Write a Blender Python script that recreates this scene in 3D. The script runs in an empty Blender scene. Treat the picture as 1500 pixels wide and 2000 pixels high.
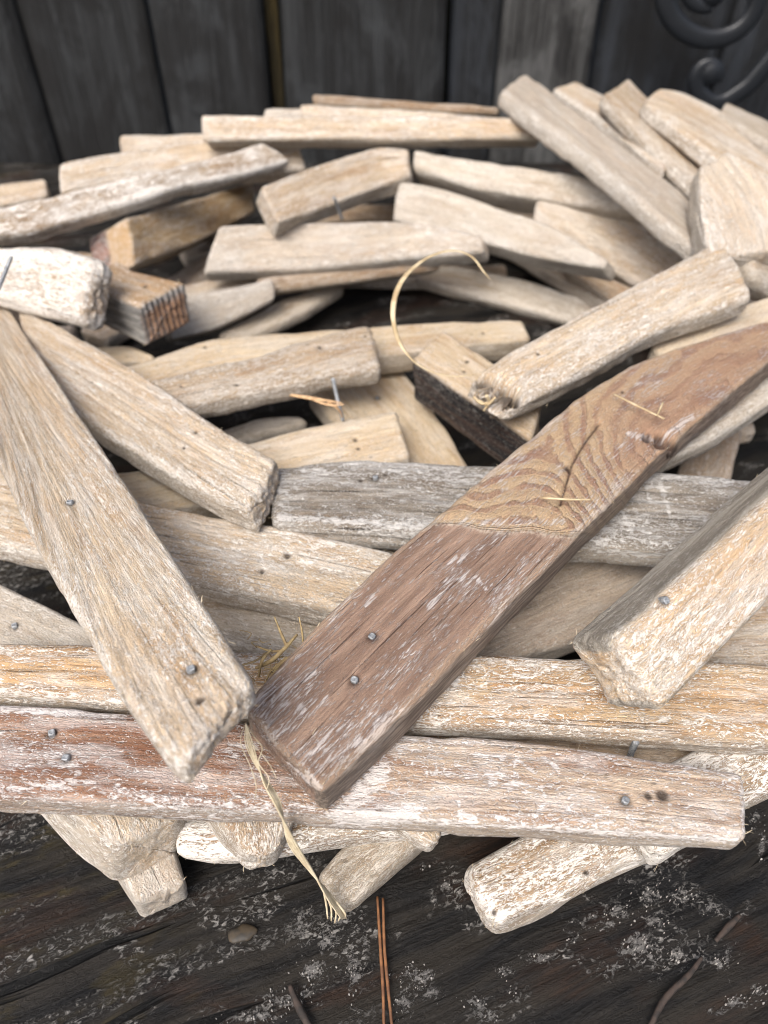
import bpy, math, random
import numpy as np
from math import radians as RAD
random.seed(7)
rng = np.random.default_rng(11)
sc = bpy.context.scene
COL = sc.collection

# ------------------------------------------------------------------ camera
H = 0.24                      # camera height above the tabletop, metres
PITCH = RAD(44.0)
cd = bpy.data.cameras.new("camera"); cam = bpy.data.objects.new("camera", cd); COL.objects.link(cam)
cam.location = (0, 0, H); cam.rotation_euler = (math.pi/2 - PITCH, 0, 0)
cd.sensor_fit = 'VERTICAL'; cd.sensor_height = 36; cd.lens = 27.0
cd.clip_start = 0.005; cd.clip_end = 50
cd.dof.use_dof = True; cd.dof.focus_distance = 0.218; cd.dof.aperture_fstop = 11.0
sc.camera = cam
# ------------------------------------------------------------------ world and sun
SUN_EL, SUN_AZ = 54.0, 205.0     # azimuth clockwise from +y
w = bpy.data.worlds.new("World"); sc.world = w; w.use_nodes = True
wn = w.node_tree.nodes; wl = w.node_tree.links
sky = wn.new('ShaderNodeTexSky'); sky.sky_type = 'NISHITA'; sky.sun_disc = False
sky.sun_elevation = RAD(SUN_EL); sky.sun_rotation = RAD(SUN_AZ); sky.dust_density = 6.0; sky.air_density = 1.0; sky.ozone_density = 0.6
wl.new(sky.outputs[0], wn['Background'].inputs[0]); wn['Background'].inputs[1].default_value = 0.105
sd = bpy.data.lights.new("sun", 'SUN'); so = bpy.data.objects.new("sun", sd); COL.objects.link(so)
sd.energy = 1.9; sd.angle = RAD(32); sd.color = (1.0, 0.975, 0.945)
so.rotation_euler = (RAD(90 - SUN_EL), 0, RAD(180 - SUN_AZ))
sc.view_settings.view_transform = 'Standard'; sc.view_settings.look = 'None'
sc.view_settings.exposure = 0.80; sc.view_settings.gamma = 1.0
sc.render.engine = 'CYCLES'
sc.cycles.max_bounces = 6; sc.cycles.use_denoising = True; sc.cycles.denoising_prefilter = 'ACCURATE'; sc.cycles.filter_width = 1.0

# ------------------------------------------------------------------ camera geometry
F = 1501.0
RT = np.array([1., 0, 0]); UP = np.array([0, math.sin(PITCH), math.cos(PITCH)]); FW = np.array([0, math.cos(PITCH), -math.sin(PITCH)])
CAM = np.array([0, 0, H])
def ray(p):
    p = np.atleast_2d(np.asarray(p, float))
    d = FW + ((p[:, 0:1]-750)/F)*RT - ((p[:, 1:2]-1000)/F)*UP
    return d
def at(px, py, z):
    d = ray((px, py))[0]; return CAM + d*((z-H)/d[2])
def proj(P):
    q = P - CAM; dz = q @ FW
    return np.stack([750 + F*(q @ RT)/dz, 1000 - F*(q @ UP)/dz], -1)

# ------------------------------------------------------------------ numpy noise
def vnoise(x, y, z, seed=0):
    xi = np.floor(x).astype(np.int64); yi = np.floor(y).astype(np.int64); zi = np.floor(z).astype(np.int64)
    xf = x-xi; yf = y-yi; zf = z-zi
    xf = xf*xf*(3-2*xf); yf = yf*yf*(3-2*yf); zf = zf*zf*(3-2*zf)
    def h(a, b, c):
        n = (a*73856093) ^ (b*19349663) ^ (c*83492791) ^ (seed*2654435761)
        n = (n ^ (n >> 13)) * 1274126177 & 0xffffffff
        n = (n ^ (n >> 16)) & 0xffff
        return n/32767.5 - 1.0
    r = 0
    for i in (0, 1):
        for j in (0, 1):
            for k in (0, 1):
                wgt = (xf if i else 1-xf)*(yf if j else 1-yf)*(zf if k else 1-zf)
                r = r + wgt*h(xi+i, yi+j, zi+k)
    return r
def fbm(x, y, z, seed=0, o=3):
    r = 0; a = 1.0
    for i in range(o):
        r = r + a*vnoise(x*2**i, y*2**i, z*2**i, seed+i*17); a *= .5
    return r

# ------------------------------------------------------------------ node helper
class NT:
    def __init__(s, name):
        s.m = bpy.data.materials.new(name); s.m.use_nodes = True
        s.t = s.m.node_tree; s.n = s.t.nodes; s.l = s.t.links; s.b = s.n['Principled BSDF']
    def put(s, sock, v):
        if v is None: return
        if hasattr(v, 'links') or isinstance(v, bpy.types.NodeSocket): s.l.new(v, sock)
        else:
            if isinstance(v, tuple) and len(v) == 3 and sock.type == 'RGBA': v = v + (1,)
            sock.default_value = v
    def attr(s, name, out='Fac'):
        a = s.n.new('ShaderNodeAttribute'); a.attribute_name = name; return a.outputs[out]
    def vec(s, v, scale, off=(0, 0, 0)):
        m = s.n.new('ShaderNodeMapping'); s.put(m.inputs[0], v); m.inputs['Scale'].default_value = scale; m.inputs['Location'].default_value = off
        return m.outputs[0]
    def noise(s, v, detail=3, rough=.55, dist=0, scale=1):
        t = s.n.new('ShaderNodeTexNoise'); s.put(t.inputs['Vector'], v); t.inputs['Scale'].default_value = scale
        t.inputs['Detail'].default_value = detail; t.inputs['Roughness'].default_value = rough; t.inputs['Distortion'].default_value = dist
        return t.outputs['Fac']
    def ramp(s, v, a, b, lo=0., hi=1., smooth=True):
        m = s.n.new('ShaderNodeMapRange'); m.interpolation_type = 'SMOOTHSTEP' if smooth else 'LINEAR'
        s.put(m.inputs[0], v); s.put(m.inputs[1], a); s.put(m.inputs[2], b); s.put(m.inputs[3], lo); s.put(m.inputs[4], hi); return m.outputs[0]
    def math(s, op, a, b=0., c=None, clamp=False):
        m = s.n.new('ShaderNodeMath'); m.operation = op; m.use_clamp = clamp; s.put(m.inputs[0], a); s.put(m.inputs[1], b)
        if c is not None: s.put(m.inputs[2], c)
        return m.outputs[0]
    def mix(s, f, a, b, mode='MIX'):
        m = s.n.new('ShaderNodeMix'); m.data_type = 'RGBA'; m.blend_type = mode; m.clamp_factor = True
        s.put(m.inputs[0], f); s.put(m.inputs[6], a); s.put(m.inputs[7], b); return m.outputs[2]
    def comb(s, x, y, z):
        m = s.n.new('ShaderNodeCombineXYZ'); s.put(m.inputs[0], x); s.put(m.inputs[1], y); s.put(m.inputs[2], z); return m.outputs[0]
    def sep(s, v):
        m = s.n.new('ShaderNodeSeparateXYZ'); s.put(m.inputs[0], v); return m.outputs
    def vadd(s, a, b):
        m = s.n.new('ShaderNodeVectorMath'); m.operation = 'ADD'; s.put(m.inputs[0], a); s.put(m.inputs[1], b); return m.outputs[0]
    def bump(s, h, dist, strength=1.0):
        m = s.n.new('ShaderNodeBump'); s.put(m.inputs['Height'], h); m.inputs['Distance'].default_value = dist; m.inputs['Strength'].default_value = strength
        s.l.new(m.outputs[0], s.b.inputs['Normal'])

def wood(name, light, dark, wash=.5, ring=.4, lines=.5, freq=420, patch=.5, washcol=(.80, .785, .76), grime=.3, rough=.85, fine=1.0, side=None, cap=None, far=None):
    """weathered driftwood: ring bands, fibres, cracks along the grain, chalky white remains"""
    N = NT(name)
    g = N.attr('gc', 'Vector'); ph = N.attr('ph'); wear = N.attr('wear'); pit = N.attr('pit')
    sx = N.sep(g)
    fib = N.noise(N.vec(g, (90, 1200, 1200)), 2, .6, .3)
    med = N.noise(N.vec(g, (30, 330, 330)), 5, .62, .5)
    big = N.noise(N.vec(g, (16, 55, 55), (3, 1, 7)), 4, .55, .4)
    big2 = N.noise(N.vec(g, (9, 30, 30), (13, 5, 2)), 3, .5, .2)
    rg = N.noise(N.comb(N.math('MULTIPLY', ph, freq), N.math('MULTIPLY', sx[0], 6.), 0.), 2, .5, 0)
    ringm = N.ramp(rg, .42, .62)
    c = N.mix(N.ramp(med, .35, .68), light, dark)
    c = N.mix(N.math('MULTIPLY', ringm, ring), c, tuple(x*.62 for x in dark))
    if far:
        fz = N.ramp(N.math('ADD', N.attr('zone'), N.math('MULTIPLY', N.math('SUBTRACT', big, .5), .6)), .35, .6)
        c = N.mix(fz, c, N.mix(N.ramp(med, .35, .68), far[0], far[1]))
    # hue drift over the stick
    c = N.mix(N.ramp(big2, .45, .7, 0, .35), c, (dark[0]*1.0, dark[1]*.85, dark[2]*.68))
    stn = N.noise(N.vec(g, (26, 120, 120), (31, 2, 9)), 4, .6, .5)
    c = N.mix(N.ramp(stn, .50, .66, 0, .55), c, (dark[0]*.80, dark[1]*.66, dark[2]*.52))
    vl = N.noise(N.vec(g, (34, 150, 150), (3, 22, 9)), 5, .68, .6)
    c = N.mix(N.math('MULTIPLY', N.ramp(vl, .46, .62), .55*wash), c, tuple(x*.98 for x in washcol))
    c = N.mix(N.ramp(fib, .38, .72, 0, .5*fine), c, tuple(x*.5 for x in dark))
    else_side = N.math('MULTIPLY', N.attr('fside'), .68)
    if not side: c = N.mix(else_side, c, N.mix(N.ramp(med, .35, .65), (.43, .39, .34), (.27, .24, .205)))
    if side: c = N.mix(N.attr('fside'), c, N.mix(N.ramp(N.noise(N.vec(g, (20, 260, 260), (4, 4, 4)), 5, .65, .3), .38, .6), side[0], side[1]))
    if cap: c = N.mix(N.attr('fcap'), c, cap(N, g, sx))
    # cracks
    ln = N.noise(N.vec(g, (14, 620, 620), (1, 9, 4)), 4, .6, .1)
    crack = N.math('MULTIPLY', N.ramp(ln, .62, .68), lines)
    c = N.mix(crack, c, tuple(x*.28 for x in dark))
    # chalk
    fl = N.noise(N.vec(g, (560, 1250, 1250), (7, 2, 2)), 2, .65, 1.8)
    fl2 = N.noise(N.vec(g, (190, 640, 640), (2, 8, 1)), 4, .7, 1.4)
    pt = N.math('ADD', N.ramp(big, .34, .68, .30, 1.), N.math('MULTIPLY', wear, .35))
    thr = N.math('SUBTRACT', .615, N.math('MULTIPLY', pt, .10*patch*2))
    thr2 = N.math('SUBTRACT', .635, N.math('MULTIPLY', pt, .115*patch*2))
    f1 = N.ramp(fl, thr, N.math('ADD', thr, .06)); f2 = N.ramp(fl2, thr2, N.math('ADD', thr2, .07))
    wm = N.math('MULTIPLY', N.math('MAXIMUM', f1, f2), wash, clamp=True)
    pm = N.ramp(N.math('ADD', N.attr('paint'), N.math('MULTIPLY', N.math('SUBTRACT', fl2, .5), 3.6)), .45, .75, 0, .68)
    wm = N.math('MAXIMUM', wm, pm)
    c = N.mix(wm, c, washcol)
    if side: c = N.mix(N.math('MULTIPLY', N.attr('fside'), .6), c, N.mix(N.ramp(N.noise(N.vec(g, (20, 260, 260), (4, 4, 4)), 5, .65, .3), .38, .6), side[0], side[1]))
    rnd = N.attr('tint')
    c = N.mix(1., c, N.mix(N.ramp(rnd, 0., .55), (.80, .76, .70), (1.04, 1.02, .99)), 'MULTIPLY')
    c = N.mix(N.ramp(rnd, .55, 1., 0, .45), c, N.mix(med, (.40, .37, .33), (.62, .59, .54)))
    # dirt specks
    sp = N.noise(N.vec(g, (500, 750, 750)), 1, .5, .5)
    c = N.mix(N.ramp(sp, .69, .73, 0, grime), c, (.07, .05, .035))
    sp2 = N.noise(N.vec(g, (200, 900, 900), (5, 5, 5)), 2, .6, 1.0)
    c = N.mix(N.ramp(sp2, .64, .70, 0, grime*1.6), c, (.16, .12, .085))
    c = N.mix(N.ramp(pit, .15, .8, 0, .9), c, (.06, .045, .035))
    N.put(N.b.inputs['Base Color'], c)
    N.b.inputs['Roughness'].default_value = rough
    N.b.inputs['Specular IOR Level'].default_value = .25
    h = N.math('MULTIPLY', fib, .6*fine)
    h = N.math('ADD', h, N.math('MULTIPLY', med, .8))
    h = N.math('ADD', h, N.math('MULTIPLY', wm, .45))
    h = N.math('SUBTRACT', h, N.math('MULTIPLY', crack, 1.6))
    h = N.math('ADD', h, N.math('MULTIPLY', fl, .9))
    N.bump(h, .0010, .8)
    return N.m

def band_cap(N, g, sx):
    t = N.noise(N.vec(g, (0, 1, 1)), 0)
    wv = N.n.new('ShaderNodeTexWave'); wv.wave_type = 'BANDS'; wv.bands_direction = 'Y'
    N.put(wv.inputs[0], N.vec(g, (1, 1, 1))); wv.inputs['Scale'].default_value = 95; wv.inputs['Distortion'].default_value = 3.0; wv.inputs['Detail'].default_value = 2; wv.inputs['Detail Scale'].default_value = 60
    c = N.mix(N.ramp(wv.outputs[1], .25, .7), (.13, .07, .055), (.56, .33, .19))
    up = N.ramp(N.math('ADD', N.attr('depth'), N.math('MULTIPLY', N.math('SUBTRACT', N.noise(N.vec(g, (300, 300, 300)), 3), .5), .35)), .12, .34)
    return N.mix(up, N.mix(N.ramp(wv.outputs[1], .3, .6), (.03, .03, .035), (.6, .58, .56)), c)
def red_cap(N, g, sx):
    return N.mix(N.ramp(N.attr('depth'), .52, .62), (.50, .33, .17), N.mix(N.ramp(N.noise(N.vec(g, (160, 160, 160)), 3), .4, .6), (.26, .10, .07), (.12, .06, .055)))
WOODS = dict(
    pale  = wood("pale_driftwood",  (.68, .57, .435), (.53, .415, .295), wash=.78, ring=.22, lines=.55, patch=.50),
    cream = wood("cream_driftwood", (.70, .60, .455), (.60, .49, .35), wash=.55, ring=.10, lines=.2, patch=.35, fine=.6),
    white = wood("chalky_driftwood",(.52, .42, .31), (.34, .24, .15), wash=.85, ring=.3, lines=.6, patch=.72),
    tan   = wood("tan_driftwood",   (.61, .51, .385), (.46, .355, .255), wash=.7, ring=.3, lines=.5, patch=.5),
    orange= wood("orange_grained_driftwood", (.62, .49, .33), (.46, .30, .165), wash=.8, ring=.45, lines=.7, freq=330, patch=.52),
    red   = wood("red_brown_driftwood", (.33, .19, .125), (.235, .12, .078), wash=.62, ring=.35, lines=.85, freq=500, patch=.40, washcol=(.62,.60,.62)),
    mixed = wood("red_streaked_driftwood", (.42, .27, .185), (.27, .145, .098), wash=.75, ring=.6, lines=.6, freq=300, patch=.44, washcol=(.72,.71,.72), far=((.56, .46, .36), (.40, .30, .225))),
    grey  = wood("grey_driftwood",  (.34, .31, .27), (.20, .175, .145), wash=.8, ring=.5, lines=.95, freq=450, patch=.60, washcol=(.62,.62,.62)),
    stone = wood("smooth_grey_driftwood", (.56, .50, .42), (.44, .38, .305), wash=.55, ring=.15, lines=.25, patch=.5, fine=.6),
    dark  = wood("charred_driftwood", (.10, .055, .035), (.035, .022, .018), wash=.25, ring=.5, lines=.8, patch=.3, washcol=(.35,.33,.32)),
    greyside = wood("pale_driftwood_with_grey_sides", (.70, .57, .42), (.56, .42, .28), wash=.7, ring=.3, lines=.35, patch=.6, side=((.40, .37, .32), (.22, .20, .17))),
    darkside = wood("half_charred_driftwood", (.58, .48, .35), (.47, .36, .24), wash=.45, ring=.2, lines=.2, patch=.3, fine=.6, side=((.055, .035, .028), (.012, .012, .014))),
    banded = wood("banded_end_driftwood", (.52, .37, .22), (.38, .25, .14), wash=.5, ring=.4, lines=.6, patch=.4, side=((.46, .45, .43), (.17, .17, .17)), cap=band_cap),
    redend = wood("red_ended_driftwood", (.50, .37, .22), (.36, .24, .12), wash=.5, ring=.4, lines=.4, patch=.5, cap=red_cap),
    brown = wood("brown_driftwood", (.48, .37, .26), (.34, .24, .155), wash=.4, ring=.4, lines=.6, patch=.4),
)

def mesh_obj(name, verts, faces, mat, parent=None, smooth=True, attrs=None):
    me = bpy.data.meshes.new(name)
    verts = np.asarray(verts, float)
    me.from_pydata(verts.tolist(), [], faces if isinstance(faces, list) else faces.tolist())
    if smooth: me.polygons.foreach_set('use_smooth', np.ones(len(me.polygons), bool))
    for k, v in (attrs or {}).items():
        v = np.asarray(v, float)
        if v.ndim == 2:
            a = me.attributes.new(k, 'FLOAT_VECTOR', 'POINT'); a.data.foreach_set('vector', v.ravel().astype(np.float32))
        else:
            a = me.attributes.new(k, 'FLOAT', 'POINT'); a.data.foreach_set('value', v.astype(np.float32))
    mats = mat if isinstance(mat, list) else [mat]
    for m in mats: me.materials.append(m)
    me.update()
    o = bpy.data.objects.new(name, me); COL.objects.link(o)
    if parent is not None: o.parent = parent
    return o

def tag(o, label, cat, group=None, kind=None):
    if label: o['label'] = label
    if cat: o['category'] = cat
    if group: o['group'] = group
    if kind: o['kind'] = kind
    return o

# ------------------------------------------------------------------ wreath
wreath = bpy.data.objects.new("driftwood_wreath", None); COL.objects.link(wreath)
WL = np.array([0, 0.34, 0]); wreath.location = WL
tag(wreath, "round wreath of bleached driftwood sticks nailed together, lying on the dark weathered boards", "wreath")

def resample(pts, K):
    p = np.asarray(pts, float); d = np.r_[0, np.cumsum(np.linalg.norm(np.diff(p, axis=0), axis=1))]
    t = np.linspace(0, d[-1], K)
    return np.stack([np.interp(t, d, p[:, i]) for i in range(p.shape[1])], -1)
def smooth_line(P, n):
    for _ in range(n):
        Q = P.copy(); Q[1:-1] = .25*P[:-2] + .5*P[1:-1] + .25*P[2:]; P = Q
    return P
nail_mat = None
fuzz_mat = None
STICKS = []
def stick(L, R, z0, z1, tilt, t, mat, label=None, q=1.0, r=.0026, rag=(0.0012, 0.0012), hollow=None, pits=(), nails=(), amp=1.0,
          knots=(), grooves=0.0, fuzz=0, notch=(), vert=None, sm=2, slots=None, name='stick', ridge=1.0, endrough=1.0, ringfn=None, paint=(), tint=None):
    """one stick: L / R are the two long edges of its upper face as seen from the camera, z0 / z1 the height of edge L above the
    tabletop (mm) at both ends, tilt how far the face rolls down towards R (degrees), t the thickness under that face (mm)"""
    K = 28
    l = resample(L, K); rr = resample(R, K)
    z = np.linspace(z0, z1, K)/1000; t = t/1000
    dl = ray(l); Lp = CAM + dl*((z-H)/dl[:, 2])[:, None]
    dr = ray(rr); Rh = CAM + dr*((z-H)/dr[:, 2])[:, None]
    a = Lp[-1]-Lp[0]; a /= np.linalg.norm(a)
    hx = np.cross(a, [0, 0, 1.]); hx /= np.linalg.norm(hx)
    if np.mean((Rh-Lp) @ hx) < 0: hx = -hx
    c = hx*math.cos(RAD(tilt)) - np.array([0, 0, 1.])*math.sin(RAD(tilt))
    nrm = np.cross(a, c); nrm /= np.linalg.norm(nrm)
    if nrm @ (CAM - Lp.mean(0)) < 0: nrm = -nrm
    Rp = CAM + dr*(((Lp-CAM) @ nrm)/(dr @ nrm))[:, None]
    Lp = smooth_line(Lp, sm); Rp = smooth_line(Rp, sm)
    length = np.linalg.norm((Lp+Rp)[-1]-(Lp+Rp)[0])/2
    ds = .0016/q; NS = max(12, int(length/ds)); 
    tt = np.linspace(0, 1, NS)
    # closer stations near both ends
    tt = .5 - .5*np.sign(.5-tt)*np.abs(1-2*tt)**(.85)
    e = np.array([.0002, .0006, .0012, .0020, .0030])/length
    tt = np.unique(np.clip(np.r_[tt, e, 1-e], 0, 1)); NS = len(tt)
    src = np.linspace(0, 1, K)
    Li = np.stack([np.interp(tt, src, Lp[:, i]) for i in range(3)], -1)
    Ri = np.stack([np.interp(tt, src, Rp[:, i]) for i in range(3)], -1)
    C = (Li+Ri)/2; wv = Ri-Li; W = np.linalg.norm(wv, axis=1); U = wv/W[:, None]
    T = np.gradient(C, axis=0); T /= np.linalg.norm(T, axis=1)[:, None]
    Nn = np.cross(T, U); Nn /= np.linalg.norm(Nn, axis=1)[:, None]
    Nn *= np.sign(Nn @ nrm)[:, None]
    S = np.r_[0, np.cumsum(np.linalg.norm(np.diff(C, axis=0), axis=1))]; LEN = S[-1]
    seed = len(STICKS)*7+3
    # cross-section
    wm = W.mean(); da = .0011/q
    nt = max(4, int(wm/da)); ns_ = max(3, int(t/da)); ncor = 4
    fa, fb, ux, uy = [], [], [], []
    for (x0, y0, x1, y1, n, nx, ny) in ((-1, 1, 1, 1, nt, 0, 1), (1, 1, 1, -1, ns_, 1, 0), (1, -1, -1, -1, max(4, nt//2), 0, -1), (-1, -1, -1, 1, ns_, -1, 0)):
        for k in range(n+1):
            f = k/n; fa.append(x0+(x1-x0)*f); fb.append(y0+(y1-y0)*f); ux.append(nx); uy.append(ny)
        a0 = math.atan2(ny, nx)
        for k in range(1, ncor):
            an = a0 - math.pi/2*k/ncor; fa.append(x1); fb.append(y1); ux.append(math.cos(an)); uy.append(math.sin(an))
    fa, fb, ux, uy = map(np.array, (fa, fb, ux, uy)); M = len(fa)
    rr_ = min(r, t*.42, wm*.42)
    d_end = np.minimum(S, LEN-S)[:, None]
    re = rr_*.95
    inset = np.where(d_end < re, re*(1-np.sqrt(np.clip(1-(1-d_end/re)**2, 0, 1))), 0)
    Wc = W[:, None]; hw = Wc/2 - rr_; ht = t/2 - rr_
    cornervar = 1
    A = fa*hw + ux*(rr_-inset); B = fb*ht + uy*(rr_-inset) - t/2
    Sg = np.repeat(S[:, None], M, 1)
    # ring phase: distance from a pith outside the stick, wandering along it
    rs = np.random.default_rng(seed)
    pa, pb = rs.uniform(-1, 1)*wm, -t*.5 + rs.choice([-1, 1])*rs.uniform(.9, 2.2)*t
    wob = .004*vnoise(Sg*9, 0*Sg, 0*Sg+seed, seed) + .0015*vnoise(Sg*30, A*30, B*30, seed+1)
    ph = np.hypot(A-pa-wob*1.5, B-pb+wob) 
    for (kx, ky, kr, ka) in knots:
        P3 = C[:, None, :] + U[:, None, :]*A[..., None] + Nn[:, None, :]*(B)[..., None]
        pj = proj(P3.reshape(-1, 3)).reshape(NS, M, 2); dk = np.hypot(pj[..., 0]-kx, pj[..., 1]-ky)
        ph = ph + ka*np.exp(-(dk/kr)**2)
    # displacement
    end_w = np.exp(-d_end/.006)
    dis = amp*(.00035*fbm(Sg*45, A*130, B*130, seed+2, 3) + .00012*ridge*fbm(Sg*14, A*600, B*600, seed+3, 1) + .0003*vnoise(Sg*22+0*A, A*40, B*40, seed+5))
    endrough *= .5; dis = dis - end_w*endrough*.0003*(1-2*np.abs(vnoise(Sg*330, A*430, B*430, seed+6))) + end_w*endrough*.00025*vnoise(Sg*600, A*600, B*600, seed+7)
    dis = dis - grooves*.0009*np.clip(vnoise(Sg*10, A*380, B*380, seed+8)-.15, 0, 1)
    corner = np.exp(-((hw-np.abs(A)).clip(0)+(ht-np.abs(B+t/2)).clip(0))/.0016)
    dis = dis - corner*.0006*amp*np.clip(fbm(Sg*70, A*0+np.sign(A), B*0+np.sign(B+t/2), seed+9, 3)+.2, 0, 2)
    if ringfn is not None:
        P3 = C[:, None, :] + U[:, None, :]*A[..., None] + Nn[:, None, :]*B[..., None]
        pj = proj(P3.reshape(-1, 3)).reshape(NS, M, 2)
        ph, extra, zone, pit0 = ringfn(Sg, A, B, pj, ph); dis = dis + extra
    else: zone = Sg/LEN; pit0 = np.zeros_like(A)
    P = C[:, None, :] + U[:, None, :]*(A+ux*dis)[..., None] + Nn[:, None, :]*(B+uy*dis)[..., None]
    # gentle sag / wander of the whole stick
    P = P + (.0006*amp*vnoise(S*14, S*0+seed, S*0, seed+11))[:, None, None]*U[:, None, :]
    # ragged ends along the axis
    for side, rg in ((0, rag[0]), (1, rag[1])):
        dd = (S if side == 0 else LEN-S)[:, None]
        fall = np.clip(1-dd/.02, 0, 1)**1.5
        off = rg*(.55*fbm(A*110, B*110, 0*A+side*9.3, seed+20+side, 1) + .5*np.abs(vnoise(A*420, B*420, 0*A, seed+22)))
        P = P + (fall*off*(1 if side == 0 else -1))[..., None]*T[:, None, :]
    for (nx_, ny_, nr, depth) in notch:       # splintered bite out of an edge
        pj = proj(P.reshape(-1, 3)).reshape(NS, M, 2); dk = np.hypot(pj[..., 0]-nx_, pj[..., 1]-ny_)/nr
        gsh = np.exp(-dk**4)*(1+.45*vnoise(A*500, B*500, Sg*400, seed))
        P = P - (gsh*depth)[..., None]*(Nn[:, None, :]*(uy > -.2)[None, :, None]); pit0 = np.maximum(pit0, .95*gsh*(uy > -.2)[None, :])
    pit = pit0.copy(); topmask = (uy > .3)
    flatP = P.reshape(-1, 3)
    pj = proj(flatP).reshape(NS, M, 2)
    nail_pts = []
    for (x, y, rad, dep) in pits:
        dk = np.hypot(pj[..., 0]-x, pj[..., 1]-y) + np.where(topmask, 0, 1e6)
        i, j = np.unravel_index(np.argmin(dk), dk.shape); p0 = P[i, j].copy()
        d3 = np.linalg.norm(P-p0, axis=-1); gsh = np.exp(-(d3/(rad/1000))**2)*topmask
        P = P - (gsh*dep/1000)[..., None]*Nn[:, None, :]; pit = np.maximum(pit, gsh)
    for (x, y) in nails:
        dk = np.hypot(pj[..., 0]-x, pj[..., 1]-y) + np.where(topmask, 0, 1e6)
        i, j = np.unravel_index(np.argmin(dk), dk.shape); p0 = P[i, j].copy()
        d3 = np.linalg.norm(P-p0, axis=-1); gsh = np.exp(-(d3/.0021)**2)*topmask
        P = P - (gsh*.0009)[..., None]*Nn[:, None, :]; pit = np.maximum(pit, gsh*.8)
        nail_pts.append((p0 - Nn[i]*.0001, Nn[i], T[i]))
    pnt = np.zeros((NS, M)); pj = proj(P.reshape(-1, 3)).reshape(NS, M, 2)
    for (px0, py0, px1, py1, pw, pa_) in paint:
        dx_, dy_ = px1-px0, py1-py0; q2 = dx_*dx_+dy_*dy_+1e-9
        tt_ = np.clip(((pj[..., 0]-px0)*dx_+(pj[..., 1]-py0)*dy_)/q2, 0, 1)
        dd_ = np.hypot(pj[..., 0]-px0-tt_*dx_, pj[..., 1]-py0-tt_*dy_)
        pnt = np.maximum(pnt, pa_*np.clip(1.5-dd_/pw, 0, 1)*(uy > -.5))
    # caps
    verts = [P.reshape(-1, 3)]; faces = []
    idx = np.arange(NS*M).reshape(NS, M); nx = np.roll(idx, -1, 1)
    faces = np.stack([idx[:-1], idx[1:], nx[1:], nx[:-1]], -1).reshape(-1, 4)
    flist = faces.tolist()
    gA = [A.ravel()]; gB = [B.ravel()]; gS = [Sg.ravel()]; gph = [ph.ravel()]; gpit = [pit.ravel()]; gpa = [pnt.ravel()]; gz = [zone.ravel()]
    fs_ = np.clip(1-np.abs(uy)*1.0, 0, 1)*np.ones_like(A)
    gsd = [fs_.ravel()]; gcp = [np.clip(1-d_end/.0008, 0, 1).repeat(M, 1).ravel()]; gdp = [(-B/t).ravel()]
    gw = [np.maximum(corner, np.exp(-d_end/.0035)*.9+0*A).ravel()]
    base = NS*M
    for side in (0, 1):
        i0 = 0 if side == 0 else NS-1
        ring = P[i0]; cen = ring.mean(0); Tn = T[i0]*(-1 if side == 0 else 1)
        prev = idx[i0]
        hol = hollow is not None and hollow[0] == side
        fr = np.linspace(1, 0, 8 if hol or q >= .9 else 5)[1:-1]
        Aend, Bend, phe = A[i0], B[i0], ph[i0]
        for f in fr:
            q_ = cen + (ring-cen)*f
            a_, b_ = Aend*f, (Bend+t/2)*f - t/2
            dz = .0009*endrough*fbm(a_*420, b_*420, a_*0+seed, seed+31, 3)*(1-f**6)
            if hol: dz = dz - hollow[1]/1000*np.clip((.86-f)*2.2, 0, 1)*(1+.35*vnoise(a_*500, b_*500, a_*0, seed))
            q_ = q_ + dz[:, None]*Tn
            verts.append(q_); cur = base+np.arange(M); base += M
            gA.append(a_); gB.append(b_); gS.append(np.full(M, S[i0])); 
            gph.append(np.hypot(a_-pa-wob[i0]*1.5, b_-pb+wob[i0]) if ringfn is None else phe)
            gpit.append(np.maximum(np.full(M, min(1., 1.5*(1-f)) if hol else 0.), pit[i0])); gw.append(np.full(M, max(.35, f**8))); gz.append(zone[i0])
            gpa.append(pnt[i0]); gsd.append(np.zeros(M)); gcp.append(np.ones(M)); gdp.append(-b_/t)
            pn = np.roll(prev, -1); cn = np.roll(cur, -1)
            fs = np.stack([prev, pn, cn, cur], -1) if side == 0 else np.stack([prev, cur, cn, pn], -1)
            flist += fs.tolist(); prev = cur
        verts.append((verts[-1].mean(0))[None]); ci = base; base += 1
        gpa.append([0.]); gsd.append([0.]); gcp.append([1.]); gdp.append([.5]); gA.append([0.]); gB.append([-t/2]); gS.append([S[i0]]); gph.append([float(np.mean(gph[-1]))]); gpit.append([1. if hol else 0]); gw.append([.35]); gz.append([0.])
        pn = np.roll(prev, -1)
        for p_, q_ in zip(prev.tolist(), pn.tolist()): flist.append([p_, q_, ci] if side == 0 else [q_, p_, ci])
    V = np.concatenate(verts); cen = C.mean(0)
    cat = np.concatenate
    gc = np.stack([cat(gS)+seed*.37, cat(gA)+seed*.11, cat(gB)+seed*.05], -1)
    o = mesh_obj(name, V-cen, flist, WOODS[mat] if isinstance(mat, str) else mat, wreath,
                 attrs=dict(gc=gc, ph=cat(gph), wear=cat(gw), pit=cat(gpit), zone=cat(gz), tint=np.full(len(V), tint if tint is not None else .55 if (not isinstance(mat, str) or mat in ('mixed', 'grey', 'darkside', 'banded', 'white', 'orange', 'redend', 'greyside')) else float(rs.uniform(.12, .95))), paint=cat(gpa), zone2=cat(gsd), fside=cat(gsd), fcap=cat(gcp), depth=cat(gdp)))
    # caps ended up inside-out for one winding: make sure normals point outwards
    me = o.data
    o.location = cen-WL
    if label: o['label'] = label
    st = dict(o=o, cen=cen, P=P, N=Nn, T=T, U=U, S=S, topmask=topmask, ux=ux, uy=uy, pj=pj)
    STICKS.append(st)
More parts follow.
